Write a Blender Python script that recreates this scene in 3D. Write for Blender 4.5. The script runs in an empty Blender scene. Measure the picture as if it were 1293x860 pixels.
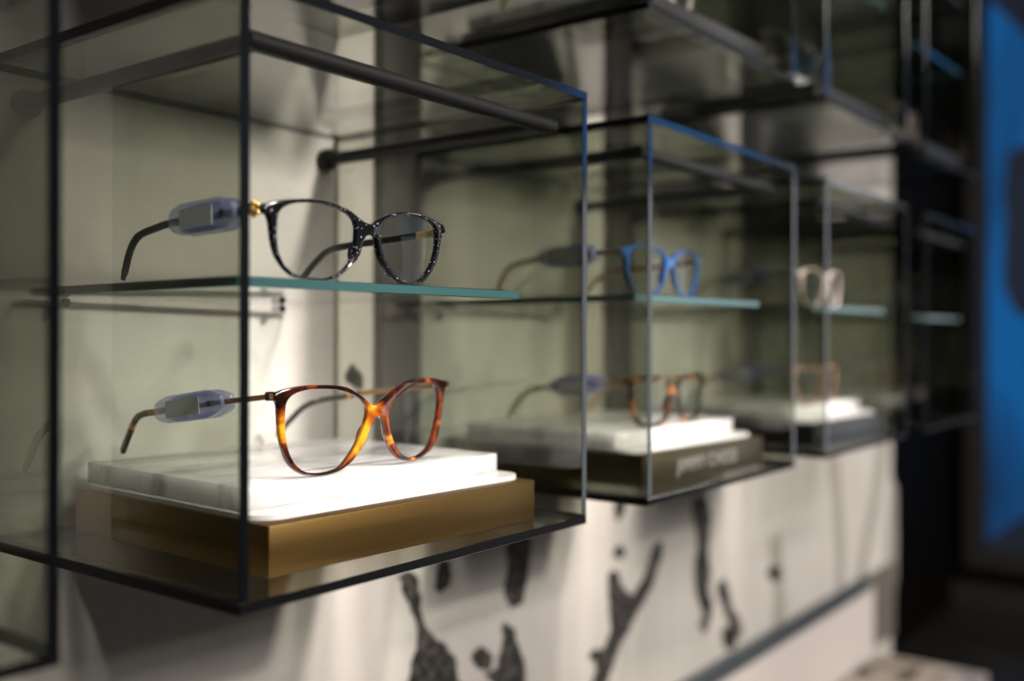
import bpy, bmesh, math, random
from mathutils import Vector, Matrix, noise
from mathutils.geometry import tessellate_polygon

S = 0.35            # metres per layout unit (camera to the fronts of the cases)
EYE = 1.30          # camera height above the floor
MM = S / 360.0      # eyeglass drawings are in 1/360 of a layout unit
scene = bpy.context.scene
COL = scene.collection

def V(al, pe, h):
    return Vector((al * S, pe * S, EYE + h * S))

# ------------------------------------------------------------------ materials
def newmat(name):
    m = bpy.data.materials.new(name)
    m.use_nodes = True
    nt = m.node_tree
    for n in list(nt.nodes):
        nt.nodes.remove(n)
    out = nt.nodes.new('ShaderNodeOutputMaterial')
    return m, nt, out

def nd(nt, typ, **kw):
    n = nt.nodes.new(typ)
    for k, v in kw.items():
        if k in n.inputs.keys():
            n.inputs[k].default_value = v
        else:
            setattr(n, k, v)
    return n

def C(r, g, b):
    return (r, g, b, 1.0)

def principled(name, col, rough=0.5, metal=0.0, coat=0.0, spec=0.5, trans=0.0, sss=0.0):
    m, nt, out = newmat(name)
    p = nd(nt, 'ShaderNodeBsdfPrincipled')
    p.inputs['Base Color'].default_value = C(*col)
    p.inputs['Roughness'].default_value = rough
    p.inputs['Metallic'].default_value = metal
    p.inputs['Coat Weight'].default_value = coat
    p.inputs['Coat Roughness'].default_value = 0.05
    p.inputs['Specular IOR Level'].default_value = spec
    p.inputs['Transmission Weight'].default_value = trans
    if sss:
        p.inputs['Subsurface Weight'].default_value = sss
        p.inputs['Subsurface Scale'].default_value = 0.004
    nt.links.new(p.outputs[0], out.inputs[0])
    return m, nt, p

def schlick(nt, f0=0.04, scale=1.0):
    """Fresnel weight that is the same from both sides of a surface."""
    g = nd(nt, 'ShaderNodeNewGeometry')
    d = nd(nt, 'ShaderNodeVectorMath', operation='DOT_PRODUCT')
    nt.links.new(g.outputs['Normal'], d.inputs[0])
    nt.links.new(g.outputs['Incoming'], d.inputs[1])
    a = nd(nt, 'ShaderNodeMath', operation='ABSOLUTE')
    nt.links.new(d.outputs['Value'], a.inputs[0])
    s = nd(nt, 'ShaderNodeMath', operation='SUBTRACT')
    s.inputs[0].default_value = 1.0
    nt.links.new(a.outputs[0], s.inputs[1])
    p = nd(nt, 'ShaderNodeMath', operation='POWER')
    p.inputs[1].default_value = 5.0
    nt.links.new(s.outputs[0], p.inputs[0])
    m = nd(nt, 'ShaderNodeMath', operation='MULTIPLY_ADD', use_clamp=True)
    m.inputs[1].default_value = (1 - f0) * scale
    m.inputs[2].default_value = f0 * scale
    nt.links.new(p.outputs[0], m.inputs[0])
    return m.outputs[0]

def thin_glass(name, tint, rough=0.0, f0=0.04, body=None, body_mix=0.0, thick=False, scale=1.0):
    m, nt, out = newmat(name)
    t = nd(nt, 'ShaderNodeBsdfTransparent', Color=C(*tint))
    if thick:                                # longer path through tinted glass at a slant
        fr = schlick(nt, 0.0)
        pw = nd(nt, 'ShaderNodeMath', operation='POWER')
        pw.inputs[1].default_value = 0.2     # 1 - cos
        nt.links.new(fr, pw.inputs[0])
        cs = nd(nt, 'ShaderNodeMath', operation='SUBTRACT')
        cs.inputs[0].default_value = 1.0
        nt.links.new(pw.outputs[0], cs.inputs[1])
        sq = nd(nt, 'ShaderNodeMath', operation='MULTIPLY')
        nt.links.new(cs.outputs[0], sq.inputs[0])
        nt.links.new(cs.outputs[0], sq.inputs[1])
        s2 = nd(nt, 'ShaderNodeMath', operation='SUBTRACT')
        s2.inputs[0].default_value = 1.0
        nt.links.new(sq.outputs[0], s2.inputs[1])
        fc = nd(nt, 'ShaderNodeMath', operation='POWER')
        fc.inputs[1].default_value = 1.4
        nt.links.new(s2.outputs[0], fc.inputs[0])
        mc = nd(nt, 'ShaderNodeMix', data_type='RGBA')
        mc.inputs[6].default_value = C(*tint)
        mc.inputs[7].default_value = C(*[x ** 1.34 for x in tint])
        nt.links.new(fc.outputs[0], mc.inputs[0])
        nt.links.new(mc.outputs[2], t.inputs['Color'])
    g = nd(nt, 'ShaderNodeBsdfGlossy', Roughness=rough)
    g.inputs['Color'].default_value = C(1, 1, 1)
    base = t.outputs[0]
    if body:
        d = nd(nt, 'ShaderNodeBsdfPrincipled')
        d.inputs['Base Color'].default_value = C(*body)
        d.inputs['Roughness'].default_value = 0.35
        bm_ = nd(nt, 'ShaderNodeMixShader', Fac=body_mix)
        nt.links.new(t.outputs[0], bm_.inputs[1])
        nt.links.new(d.outputs[0], bm_.inputs[2])
        base = bm_.outputs[0]
    mx = nd(nt, 'ShaderNodeMixShader')
    nt.links.new(schlick(nt, f0, scale), mx.inputs[0])
    nt.links.new(base, mx.inputs[1])
    nt.links.new(g.outputs[0], mx.inputs[2])
    nt.links.new(mx.outputs[0], out.inputs[0])
    return m

def ramp(nt, stops, interp='LINEAR'):
    r = nd(nt, 'ShaderNodeValToRGB')
    r.color_ramp.interpolation = interp
    els = r.color_ramp.elements
    while len(els) < len(stops):
        els.new(0.5)
    for e, (pos, c) in zip(els, stops):
        e.position = pos
        e.color = C(*c)
    return r

def tortoise(name, stops, scale=60.0, seed=0.0):
    m, nt, p = principled(name, (0.3, 0.1, 0.02), 0.12, coat=0.6)
    tc = nd(nt, 'ShaderNodeTexCoord')
    mp = nd(nt, 'ShaderNodeMapping')
    mp.inputs['Location'].default_value = (seed, seed * 0.7, seed * 1.3)
    nt.links.new(tc.outputs['Object'], mp.inputs[0])
    n = nd(nt, 'ShaderNodeTexNoise', Scale=scale, Detail=2.5, Roughness=0.5, Distortion=0.8)
    nt.links.new(mp.outputs[0], n.inputs['Vector'])
    r = ramp(nt, stops)
    nt.links.new(n.outputs['Fac'], r.inputs[0])
    nt.links.new(r.outputs[0], p.inputs['Base Color'])
    p.inputs['Subsurface Weight'].default_value = 0.15
    p.inputs['Subsurface Scale'].default_value = 0.003
    return m

M = {}
M['pane'] = thin_glass('tinted_glass', (0.690, 0.705, 0.664), f0=0.045, thick=True)
M['pane_clear'] = thin_glass('clear_case_glass', (0.872, 0.888, 0.86), f0=0.045)
M['pane_edge'] = principled('glass_edge_dark', (0.006, 0.007, 0.009), 0.12, coat=0.2, spec=0.7)[0]
M['edge_black'] = principled('black_bonded_edge', (0.007, 0.007, 0.008), 0.5, spec=0.08)[0]
M['shelf'] = thin_glass('clear_shelf_glass', (0.93, 0.965, 0.95), f0=0.045)
M['shelf_edge'] = principled('shelf_edge_teal', (0.030, 0.078, 0.080), 0.2, coat=0.4)[0]
M['clip'] = principled('clip_metal', (0.6, 0.6, 0.6), 0.2, metal=1.0)[0]
M['rod'] = principled('black_steel', (0.007, 0.0065, 0.0065), 0.45, spec=0.28)[0]
M['strip'] = principled('upright_dark', (0.035, 0.030, 0.027), 0.5)[0]
M['black'] = principled('black_wall_paint', (0.012, 0.010, 0.008), 0.6, spec=0.05)[0]
M['ceil'] = principled('dark_ceiling_paint', (0.03, 0.03, 0.03), 0.8)[0]
M['lens'] = thin_glass('demo_lens', (0.965, 0.97, 0.975), f0=0.03, scale=0.3)
M['gold'] = principled('gold_metal', (0.92, 0.58, 0.18), 0.32, metal=0.75)[0]
M['bronze'] = principled('bronze_metal', (0.36, 0.20, 0.10), 0.3, metal=1.0)[0]
M['hinge'] = principled('hinge_steel', (0.5, 0.48, 0.45), 0.25, metal=1.0)[0]
M['tag'] = thin_glass('lilac_plastic', (0.87, 0.885, 1.0), rough=0.12, f0=0.05, body=(0.52, 0.57, 1.0), body_mix=0.24)
M['tag_label'] = principled('tag_label_grey', (0.86, 0.87, 0.90), 0.5)[0]
M['pad'] = principled('spacer_rubber', (0.02, 0.02, 0.02), 0.6)[0]

def wall_mat():
    m, nt, p = principled('cream_plaster', (0.6, 0.53, 0.45), 0.75, spec=0.25)
    tc = nd(nt, 'ShaderNodeTexCoord')
    n1 = nd(nt, 'ShaderNodeTexNoise', Scale=7.0, Detail=6.0, Roughness=0.6)
    n2 = nd(nt, 'ShaderNodeTexNoise', Scale=420.0, Detail=3.0, Roughness=0.6)
    mp = nd(nt, 'ShaderNodeMapping')
    mp.inputs['Scale'].default_value = (14.0, 1.0, 1.1)
    n3 = nd(nt, 'ShaderNodeTexNoise', Scale=1.6, Detail=3.0, Roughness=0.6)
    nt.links.new(tc.outputs['Object'], n1.inputs['Vector'])
    nt.links.new(tc.outputs['Object'], n2.inputs['Vector'])
    nt.links.new(tc.outputs['Object'], mp.inputs[0])
    nt.links.new(mp.outputs[0], n3.inputs['Vector'])
    a = nd(nt, 'ShaderNodeMath', operation='MULTIPLY_ADD')
    a.inputs[1].default_value = 0.45
    nt.links.new(n1.outputs['Fac'], a.inputs[0])
    b = nd(nt, 'ShaderNodeMath', operation='MULTIPLY')
    b.inputs[1].default_value = 0.25
    nt.links.new(n2.outputs['Fac'], b.inputs[0])
    c = nd(nt, 'ShaderNodeMath', operation='MULTIPLY_ADD')
    c.inputs[1].default_value = 0.3
    nt.links.new(n3.outputs['Fac'], c.inputs[0])
    nt.links.new(b.outputs[0], c.inputs[2])
    nt.links.new(c.outputs[0], a.inputs[2])
    r = ramp(nt, [(0.3, (0.49, 0.45, 0.41)), (0.7, (0.67, 0.63, 0.585))])
    nt.links.new(a.outputs[0], r.inputs[0])
    nt.links.new(r.outputs[0], p.inputs['Base Color'])
    bp = nd(nt, 'ShaderNodeBump', Strength=0.25, Distance=0.001)
    nt.links.new(n2.outputs['Fac'], bp.inputs['Height'])
    nt.links.new(bp.outputs[0], p.inputs['Normal'])
    return m
M['wall'] = wall_mat()

def ink_mat():
    m, nt, p = principled('black_ink', (0.02, 0.02, 0.02), 0.6, spec=0.2)
    tc = nd(nt, 'ShaderNodeTexCoord')
    n = nd(nt, 'ShaderNodeTexNoise', Scale=160.0, Detail=5.0, Roughness=0.7)
    nt.links.new(tc.outputs['Object'], n.inputs['Vector'])
    r = ramp(nt, [(0.48, (0.022, 0.020, 0.019)), (0.66, (0.16, 0.145, 0.125))])
    nt.links.new(n.outputs['Fac'], r.inputs[0])
    nt.links.new(r.outputs[0], p.inputs['Base Color'])
    return m
M['ink'] = ink_mat()
M['ink_pale'] = principled('grey_ink_wash', (0.36, 0.33, 0.29), 0.7, spec=0.2)[0]

def marble(name, lo, hi, sc):
    m, nt, p = principled(name, hi, 0.16, coat=0.15)
    tc = nd(nt, 'ShaderNodeTexCoord')
    mp = nd(nt, 'ShaderNodeMapping')
    mp.inputs['Scale'].default_value = (4.0, 16.0, 5.0)
    mp.inputs['Rotation'].default_value = (0, 0, 0.12)
    nt.links.new(tc.outputs['Object'], mp.inputs[0])
    n = nd(nt, 'ShaderNodeTexNoise', Scale=sc, Detail=4.0, Roughness=0.55, Distortion=1.4)
    nt.links.new(mp.outputs[0], n.inputs['Vector'])
    r = ramp(nt, [(0.36, lo), (0.50, hi), (1.0, hi)])
    nt.links.new(n.outputs['Fac'], r.inputs[0])
    nt.links.new(r.outputs[0], p.inputs['Base Color'])
    p.inputs['Subsurface Weight'].default_value = 0.85
    p.inputs['Subsurface Radius'].default_value = (1, 1, 1)
    p.inputs['Subsurface Scale'].default_value = 0.022
    return m
M['marble'] = marble('white_veined_stone', (0.30, 0.295, 0.29), (0.84, 0.825, 0.81), 1.2)
M['acrylic'] = principled('white_acrylic', (0.80, 0.785, 0.77), 0.2, coat=0.2)[0]

def brushed(name, col, rough):
    m, nt, p = principled(name, col, rough, metal=1.0)
    tc = nd(nt, 'ShaderNodeTexCoord')
    mp = nd(nt, 'ShaderNodeMapping')
    mp.inputs['Scale'].default_value = (4.0, 4.0, 500.0)
    nt.links.new(tc.outputs['Object'], mp.inputs[0])
    n = nd(nt, 'ShaderNodeTexNoise', Scale=1.0, Detail=2.0)
    nt.links.new(mp.outputs[0], n.inputs['Vector'])
    r = nd(nt, 'ShaderNodeMapRange')
    r.inputs['To Min'].default_value = rough - 0.07
    r.inputs['To Max'].default_value = rough + 0.07
    nt.links.new(n.outputs['Fac'], r.inputs[0])
    nt.links.new(r.outputs[0], p.inputs['Roughness'])
    return m
M['brass'] = brushed('brushed_brass', (0.215, 0.130, 0.042), 0.45)
M['bronze_dark'] = brushed('brushed_dark_bronze', (0.15, 0.125, 0.075), 0.45)
M['gunmetal'] = brushed('brushed_gunmetal', (0.12, 0.12, 0.12), 0.45)
M['letters'] = principled('pale_lettering', (0.34, 0.33, 0.30), 0.5)[0]

def terrazzo():
    m, nt, p = principled('speckled_marble_top', (0.6, 0.5, 0.42), 0.25)
    tc = nd(nt, 'ShaderNodeTexCoord')
    n = nd(nt, 'ShaderNodeTexNoise', Scale=11.0, Detail=4.0, Roughness=0.6, Distortion=1.0)
    nt.links.new(tc.outputs['Object'], n.inputs['Vector'])
    r = ramp(nt, [(0.36, (0.06, 0.05, 0.045)), (0.46, (0.52, 0.44, 0.37)), (0.7, (0.68, 0.60, 0.53))])
    nt.links.new(n.outputs['Fac'], r.inputs[0])
    nt.links.new(r.outputs[0], p.inputs['Base Color'])
    return m
M['counter'] = terrazzo()
M['panel'] = principled('white_laminate', (0.66, 0.60, 0.57), 0.4)[0]
M['ledge'] = principled('slate_metal', (0.03, 0.045, 0.055), 0.35, spec=0.5)[0]
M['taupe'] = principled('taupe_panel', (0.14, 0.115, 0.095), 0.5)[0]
M['floor'] = principled('polished_dark_floor', (0.055, 0.050, 0.042), 0.15, spec=0.5)[0]
M['poster_frame'] = principled('poster_frame_grey', (0.10, 0.095, 0.09), 0.45)[0]

def emissive(name, stops, scale, strength):
    m, nt, out = newmat(name)
    tc = nd(nt, 'ShaderNodeTexCoord')
    mp = nd(nt, 'ShaderNodeMapping')
    mp.inputs['Scale'].default_value = (1.0, 2.2, 0.7)
    n = nd(nt, 'ShaderNodeTexNoise', Scale=scale, Detail=2.0, Roughness=0.5, Distortion=0.6)
    nt.links.new(tc.outputs['Object'], mp.inputs[0])
    nt.links.new(mp.outputs[0], n.inputs['Vector'])
    r = ramp(nt, stops)
    nt.links.new(n.outputs['Fac'], r.inputs[0])
    e = nd(nt, 'ShaderNodeEmission', Strength=strength)
    nt.links.new(r.outputs[0], e.inputs['Color'])
    nt.links.new(e.outputs[0], out.inputs[0])
    return m
M['lightbox'] = emissive('backlit_blue_print', [(0.38, (0.010, 0.025, 0.07)), (0.62, (0.010, 0.115, 0.34))], 0.9, 0.8)
M['lightbox_dark'] = emissive('backlit_navy_print', [(0.3, (0.012, 0.014, 0.021)), (0.7, (0.017, 0.022, 0.035))], 1.5, 1.0)

M['grey_glow'] = emissive('added_panel_glow', [(0.2, (0.42, 0.45, 0.48)), (0.8, (0.55, 0.57, 0.6))], 0.6, 2.4)  # glow of the added panel, for grey reflections in the glass edges
M['sign'] = emissive('added_blue_glow', [(0.3, (0.004, 0.10, 0.30)), (0.7, (0.006, 0.14, 0.40))], 0.6, 2.6)  # glow of the added box, for blue reflections in the glass edges

# frame acetates
M['tort'] = tortoise('havana_acetate', [(0.40, (0.012, 0.004, 0.003)), (0.50, (0.07, 0.012, 0.004)), (0.58, (0.19, 0.034, 0.006)), (0.63, (0.42, 0.12, 0.010)), (0.69, (0.80, 0.36, 0.02))], 44.0, 0.9)
M['tort_dark'] = tortoise('dark_havana_acetate', [(0.48, (0.010, 0.009, 0.008)), (0.55, (0.03, 0.014, 0.005)), (0.62, (0.75, 0.33, 0.03))], 45.0, 1.7)
M['tort_brown'] = tortoise('brown_havana_acetate', [(0.42, (0.010, 0.006, 0.004)), (0.54, (0.05, 0.016, 0.006)), (0.66, (0.42, 0.16, 0.03))], 55.0, 3.1)
M['tort_tan'] = tortoise('tan_acetate', [(0.35, (0.16, 0.08, 0.05)), (0.65, (0.50, 0.30, 0.20))], 50.0, 5.1)

def glitter():
    m, nt, p = principled('black_glitter_acetate', (0.005, 0.005, 0.006), 0.10, spec=0.35)
    tc = nd(nt, 'ShaderNodeTexCoord')
    v = nd(nt, 'ShaderNodeTexVoronoi', Scale=2300.0)
    nt.links.new(tc.outputs['Object'], v.inputs['Vector'])
    sx = nd(nt, 'ShaderNodeSeparateColor')
    nt.links.new(v.outputs['Color'], sx.inputs[0])
    r = ramp(nt, [(0.0, (0, 0, 0)), (0.984, (0, 0, 0)), (0.990, (1, 1, 1))])
    nt.links.new(sx.outputs[0], r.inputs[0])
    mx = nd(nt, 'ShaderNodeMix', data_type='RGBA')
    mx.inputs[6].default_value = C(0.005, 0.005, 0.006)
    mx.inputs[7].default_value = C(0.7, 0.7, 0.75)
    nt.links.new(r.outputs[0], mx.inputs[0])
    nt.links.new(mx.outputs[2], p.inputs['Base Color'])
    return m
M['glitter'] = glitter()
M['black_acetate'] = principled('black_acetate', (0.010, 0.010, 0.009), 0.22, coat=0.3)[0]
M['blue'] = principled('blue_acetate', (0.014, 0.065, 0.20), 0.10, coat=0.7)[0]
M['crystal'] = principled('pink_crystal_acetate', (0.62, 0.50, 0.47), 0.12, coat=0.6)[0]
M['amber'] = principled('amber_acetate', (0.30, 0.17, 0.05), 0.15, coat=0.5)[0]
M['grey_acetate'] = principled('smoke_grey_acetate', (0.10, 0.10, 0.11), 0.12, coat=0.6)[0]

# ------------------------------------------------------------------ object helpers
def link(name, me, parent=None, loc=None):
    o = bpy.data.objects.new(name, me)
    COL.objects.link(o)
    if parent is not None:
        o.parent = parent
    if loc is not None:
        o.location = loc
    return o

def tag(o, label=None, cat=None, group=None, kind=None):
    if label: o['label'] = label
    if cat: o['category'] = cat
    if group: o['group'] = group
    if kind: o['kind'] = kind
    return o

def thing(name, loc, label, cat, group=None, rotz=0.0):
    o = link(name, None, None, loc)
    o.empty_display_size = 0.02
    o.rotation_euler = (0, 0, rotz)
    return tag(o, label, cat, group)

def mesh_from_bm(name, bm, mats, smooth=None):
    bmesh.ops.recalc_face_normals(bm, faces=bm.faces[:])
    me = bpy.data.meshes.new(name)
    bm.to_mesh(me)
    bm.free()
    for m in (mats if isinstance(mats, (list, tuple)) else [mats]):
        me.materials.append(m)
    if smooth is not None:
        for p in me.polygons:
            p.use_smooth = True
        me.set_sharp_from_angle(angle=math.radians(smooth))
    return me

def add_box(bm, lo, hi, bevel=0.0, seg=2, mat=0, edge_mat=None, face_axis=None):
    """A box in layout units (scaled to metres); faces off the face_axis take edge_mat."""
    g = bmesh.ops.create_cube(bm, size=1.0)
    vs = g['verts']
    for v in vs:
        v.co = Vector([(lo[i] + (v.co[i] + 0.5) * (hi[i] - lo[i])) * S for i in range(3)])
    fs = set()
    for v in vs:
        fs.update(v.link_faces)
    for f in fs:
        f.normal_update()
        f.material_index = mat
        if edge_mat is not None and abs(f.normal[face_axis]) < 0.7:
            f.material_index = edge_mat
    if bevel:
        es = set()
        for f in fs:
            es.update(f.edges)
        bmesh.ops.bevel(bm, geom=list(es), offset=bevel * S, segments=seg, profile=0.5, affect='EDGES',
                        material=-1)
    return bm

def add_tube(bm, a, b, r, seg=20, r2=None):
    a, b = Vector(a), Vector(b)
    d = b - a
    g = bmesh.ops.create_cone(bm, cap_ends=True, segments=seg, radius1=r, radius2=r if r2 is None else r2, depth=d.length)
    mat = Matrix.Translation((a + b) / 2) @ d.to_track_quat('Z', 'Y').to_matrix().to_4x4()
    bmesh.ops.transform(bm, matrix=mat, verts=g['verts'])

def spline(pts, n, closed=False):
    """Catmull-Rom resample: n points per span."""
    P = [Vector(p) for p in pts]
    N = len(P)
    out = []
    spans = N if closed else N - 1
    for i in range(spans):
        if closed:
            p0, p1, p2, p3 = P[(i - 1) % N], P[i], P[(i + 1) % N], P[(i + 2) % N]
        else:
            p1, p2 = P[i], P[i + 1]
            p0 = P[i - 1] if i else p1 * 2 - p2
            p3 = P[i + 2] if i + 2 < N else p2 * 2 - p1
        for k in range(n):
            t = k / n
            out.append(0.5 * (2 * p1 + (p2 - p0) * t + (2 * p0 - 5 * p1 + 4 * p2 - p3) * t * t + (3 * p1 - p0 - 3 * p2 + p3) * t ** 3))
    if not closed:
        out.append(P[-1].copy())
    return out

def smooth_closed(pts, it=1):
    for _ in range(it):
        N = len(pts)
        pts = [pts[i] * 0.5 + (pts[i - 1] + pts[(i + 1) % N]) * 0.25 for i in range(N)]
    return pts

def add_sweep(bm, path, hw, hh, seg=12):
    """Rounded-rectangle profile swept along path; hw sideways (X), hh upright, both per point or constant."""
    rings = []
    N = len(path)
    for i, p in enumerate(path):
        t = (path[min(i + 1, N - 1)] - path[max(i - 1, 0)]).normalized()
        side = Vector((1, 0, 0)) - t * t.x
        side.normalize()
        up = side.cross(t)
        up.normalize()
        w = hw[i] if isinstance(hw, list) else hw
        h = hh[i] if isinstance(hh, list) else hh
        ring = []
        for k in range(seg):
            a = 2 * math.pi * (k + 0.5) / seg
            c, s_ = math.cos(a), math.sin(a)
            c = math.copysign(abs(c) ** 0.6, c)
            s_ = math.copysign(abs(s_) ** 0.6, s_)
            ring.append(bm.verts.new(p + side * (w * c) + up * (h * s_)))
        rings.append(ring)
    for a, b in zip(rings[:-1], rings[1:]):
        for k in range(seg):
            bm.faces.new((a[k], a[(k + 1) % seg], b[(k + 1) % seg], b[k]))
    bm.faces.new(list(reversed(rings[0])))
    bm.faces.new(rings[-1])

# ------------------------------------------------------------------ eyeglass drawings (x right, z up, in drawing millimetres)

OUT = {}
OUT['tort_out'] = [(-61.6,41.98),(-62.68,44.06),(-60.84,45.83),(-55.66,47.56),(-47.99,48.78),(-40.0,49.18),(-32.51,49.1),(-23.83,48.56),(-14.69,46.98),(-9.36,44.21),(-4.46,41.8),(0.61,38.23),(4.79,36.0),(8.21,36.32),(11.23,38.41),(17.96,41.8),(26.21,45.97),(34.92,48.67),(45.61,49.79),(57.2,49.9),(69.95,48.96),(77.72,47.23),(79.56,45.07),(78.66,42.23),(76.9,37.37),(75.53,30.89),(73.8,24.44),(71.78,18.07),(68.44,11.05),(63.61,5.87),(55.91,2.7),(47.2,0.86),(37.69,0.36),(30.06,1.58),(23.94,4.54),(19.8,8.75),(17.14,13.54),(15.19,18.97),(13.72,24.37),(11.81,28.12),(9.29,29.16),(6.95,28.94),(4.82,26.5),(1.69,22.28),(-1.37,17.39),(-5.36,11.12),(-7.85,8.78),(-12.67,4.54),(-20.09,0.97),(-25.45,-0.25),(-32.36,-0.83),(-39.06,-0.29),(-44.71,0.97),(-50.22,4.28),(-54.04,8.39),(-56.7,14.8),(-58.21,20.38),(-59.18,26.57),(-59.51,33.37),(-59.94,39.53)]
OUT['tort_inL'] = [(-54.14,41.65),(-51.08,44.28),(-46.4,45.94),(-40.0,46.8),(-32.51,46.8),(-23.83,46.08),(-16.52,44.53),(-10.87,42.7),(-5.0,39.78),(-1.19,36.11),(-0.14,32.76),(-1.26,28.4),(-3.46,23.4),(-6.23,18.5),(-9.32,13.68),(-13.61,8.96),(-17.35,5.36),(-20.99,2.7),(-27.22,1.33),(-34.06,0.97),(-39.89,1.55),(-44.71,3.06),(-49.03,6.59),(-52.16,10.98),(-54.07,15.95),(-55.22,20.84),(-55.76,25.67),(-55.76,30.46),(-55.62,35.21),(-55.26,38.99)]
OUT['tort_inR'] = [(18.58,32.33),(21.46,37.44),(26.21,40.25),(33.01,43.34),(41.51,45.65),(51.26,46.94),(60.26,46.4),(66.64,44.06),(69.98,39.02),(70.02,32.08),(68.36,25.7),(65.95,19.4),(62.78,13.21),(58.14,7.24),(51.48,3.96),(43.06,2.12),(36.4,2.7),(30.02,5.22),(25.74,8.93),(22.72,13.03),(19.76,18.61),(18.25,24.01),(17.78,28.58)]
OUT['blk_out'] = [(-58.75,31.0),(-59.69,32.51),(-58.75,34.88),(-56.92,35.75),(-52.52,37.3),(-46.08,38.48),(-38.05,39.56),(-31.03,39.96),(-23.76,39.71),(-17.68,38.81),(-11.41,37.12),(-10.3,37.33),(-6.19,35.46),(-2.02,33.08),(2.3,31.28),(6.73,30.67),(9.0,31.39),(13.14,34.2),(18.86,36.68),(25.81,38.66),(34.24,40.1),(43.2,40.54),(52.81,40.21),(61.85,39.17),(70.2,37.44),(74.3,36.9),(75.06,34.31),(73.12,31.32),(70.96,26.93),(69.55,21.96),(67.46,16.92),(64.01,11.88),(59.36,7.49),(52.99,2.74),(46.87,0.9),(36.58,0.83),(29.05,0.94),(22.93,3.24),(18.47,6.55),(14.62,10.8),(12.46,15.08),(11.12,20.09),(9.94,24.08),(7.49,25.02),(4.97,24.84),(2.34,23.18),(-0.25,19.22),(-2.81,14.11),(-6.12,8.96),(-8.06,8.1),(-12.89,3.89),(-18.36,1.19),(-22.14,0.11),(-28.04,-0.14),(-34.45,0.0),(-39.96,0.25),(-44.68,1.8),(-48.6,5.11),(-51.52,9.0),(-53.42,12.92),(-54.68,17.46),(-55.33,22.57),(-55.98,27.11),(-57.2,29.88)]
OUT['blk_inL'] = [(-52.06,26.86),(-51.55,30.35),(-49.64,33.41),(-46.08,35.75),(-40.75,37.26),(-34.56,38.02),(-28.15,38.23),(-22.25,37.73),(-16.92,36.76),(-12.2,35.39),(-8.17,33.73),(-5.69,31.68),(-4.43,29.02),(-4.25,25.31),(-4.64,20.95),(-5.62,16.56),(-6.84,12.49),(-9.68,8.32),(-13.68,5.04),(-18.36,2.7),(-23.65,1.08),(-29.48,0.68),(-35.17,0.76),(-40.0,1.73),(-43.99,2.99),(-47.3,5.76),(-49.9,9.11),(-51.52,13.03),(-52.16,17.6),(-52.31,22.21)]
OUT['blk_inR'] = [(13.64,25.99),(14.36,29.23),(16.45,32.29),(20.81,34.96),(27.9,36.94),(36.43,38.27),(45.54,38.77),(54.07,38.34),(60.55,36.97),(65.27,34.7),(66.67,31.39),(66.71,26.57),(65.77,21.64),(63.32,16.63),(59.33,11.56),(54.83,7.24),(49.28,3.56),(42.19,2.02),(35.46,1.87),(29.05,3.53),(23.9,6.84),(18.94,11.05),(15.84,15.95),(14.33,20.95)]
INK = [
    [(1.731,-0.573),(1.761,-0.571),(1.792,-0.585),(1.800,-0.619),(1.818,-0.680),(1.850,-0.742),(1.894,-0.776),(1.931,-0.815),(1.946,-0.859),(1.956,-0.922),(1.779,-0.872),(1.776,-0.814),(1.778,-0.786),(1.801,-0.748),(1.795,-0.723),(1.772,-0.661),(1.745,-0.613)],
    [(1.875,-0.569),(1.914,-0.572),(1.921,-0.609),(1.909,-0.638),(1.879,-0.642),(1.858,-0.617),(1.867,-0.591)],
    [(2.163,-0.556),(2.254,-0.562),(2.254,-0.637),(2.240,-0.700),(2.218,-0.744),(2.171,-0.738),(2.146,-0.699),(2.153,-0.627)],
    [(2.012,-0.811),(2.055,-0.818),(2.092,-0.852),(2.085,-0.877),(2.039,-0.874),(2.006,-0.843)],
    [(2.136,-0.778),(2.182,-0.792),(2.197,-0.844),(2.226,-0.890),(2.241,-0.960),(2.248,-1.028),(2.086,-0.981),(2.102,-0.926),(2.058,-0.893),(2.112,-0.882),(2.126,-0.833)],
    [(2.708,-0.509),(2.775,-0.518),(2.761,-0.559),(2.742,-0.586),(2.713,-0.570)],
    [(2.713,-0.665),(2.742,-0.662),(2.771,-0.684),(2.757,-0.707),(2.723,-0.704),(2.704,-0.683)],
    [(2.671,-0.751),(2.723,-0.746),(2.767,-0.805),(2.827,-0.837),(2.893,-0.793),(2.940,-0.715),(2.977,-0.692),(3.021,-0.705),(2.989,-0.777),(2.914,-0.860),(2.842,-0.912),(2.768,-0.967),(2.715,-1.014),(2.673,-1.073),(2.636,-1.129),(2.547,-1.103),(2.582,-1.053),(2.599,-1.009),(2.559,-0.965),(2.617,-0.967),(2.658,-0.956),(2.686,-0.908),(2.672,-0.830)],
    [(3.247,-0.589),(3.354,-0.591),(3.387,-0.689),(3.361,-0.772),(3.381,-0.863),(3.362,-0.952),(3.280,-0.941),(3.248,-0.838),(3.279,-0.758),(3.248,-0.668)],
    [(3.286,-0.945),(3.349,-0.950),(3.401,-0.998),(3.376,-1.051),(3.337,-1.085),(3.299,-1.048),(3.318,-1.009)],
    [(3.434,-0.937),(3.494,-0.914),(3.536,-0.967),(3.564,-1.042),(3.636,-1.094),(3.650,-1.159),(3.579,-1.179),(3.496,-1.141),(3.482,-1.108),(3.537,-1.090),(3.488,-1.032)],
    [(3.893,-0.964),(3.974,-0.953),(4.042,-0.985),(4.016,-1.013),(3.942,-1.006)],
    [(3.482,-1.134),(3.551,-1.142),(3.607,-1.195),(3.523,-1.195)],
    [(1.559,-0.084),(1.586,-0.063),(1.605,-0.085),(1.611,-0.114),(1.583,-0.118),(1.562,-0.109)],
]
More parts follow.
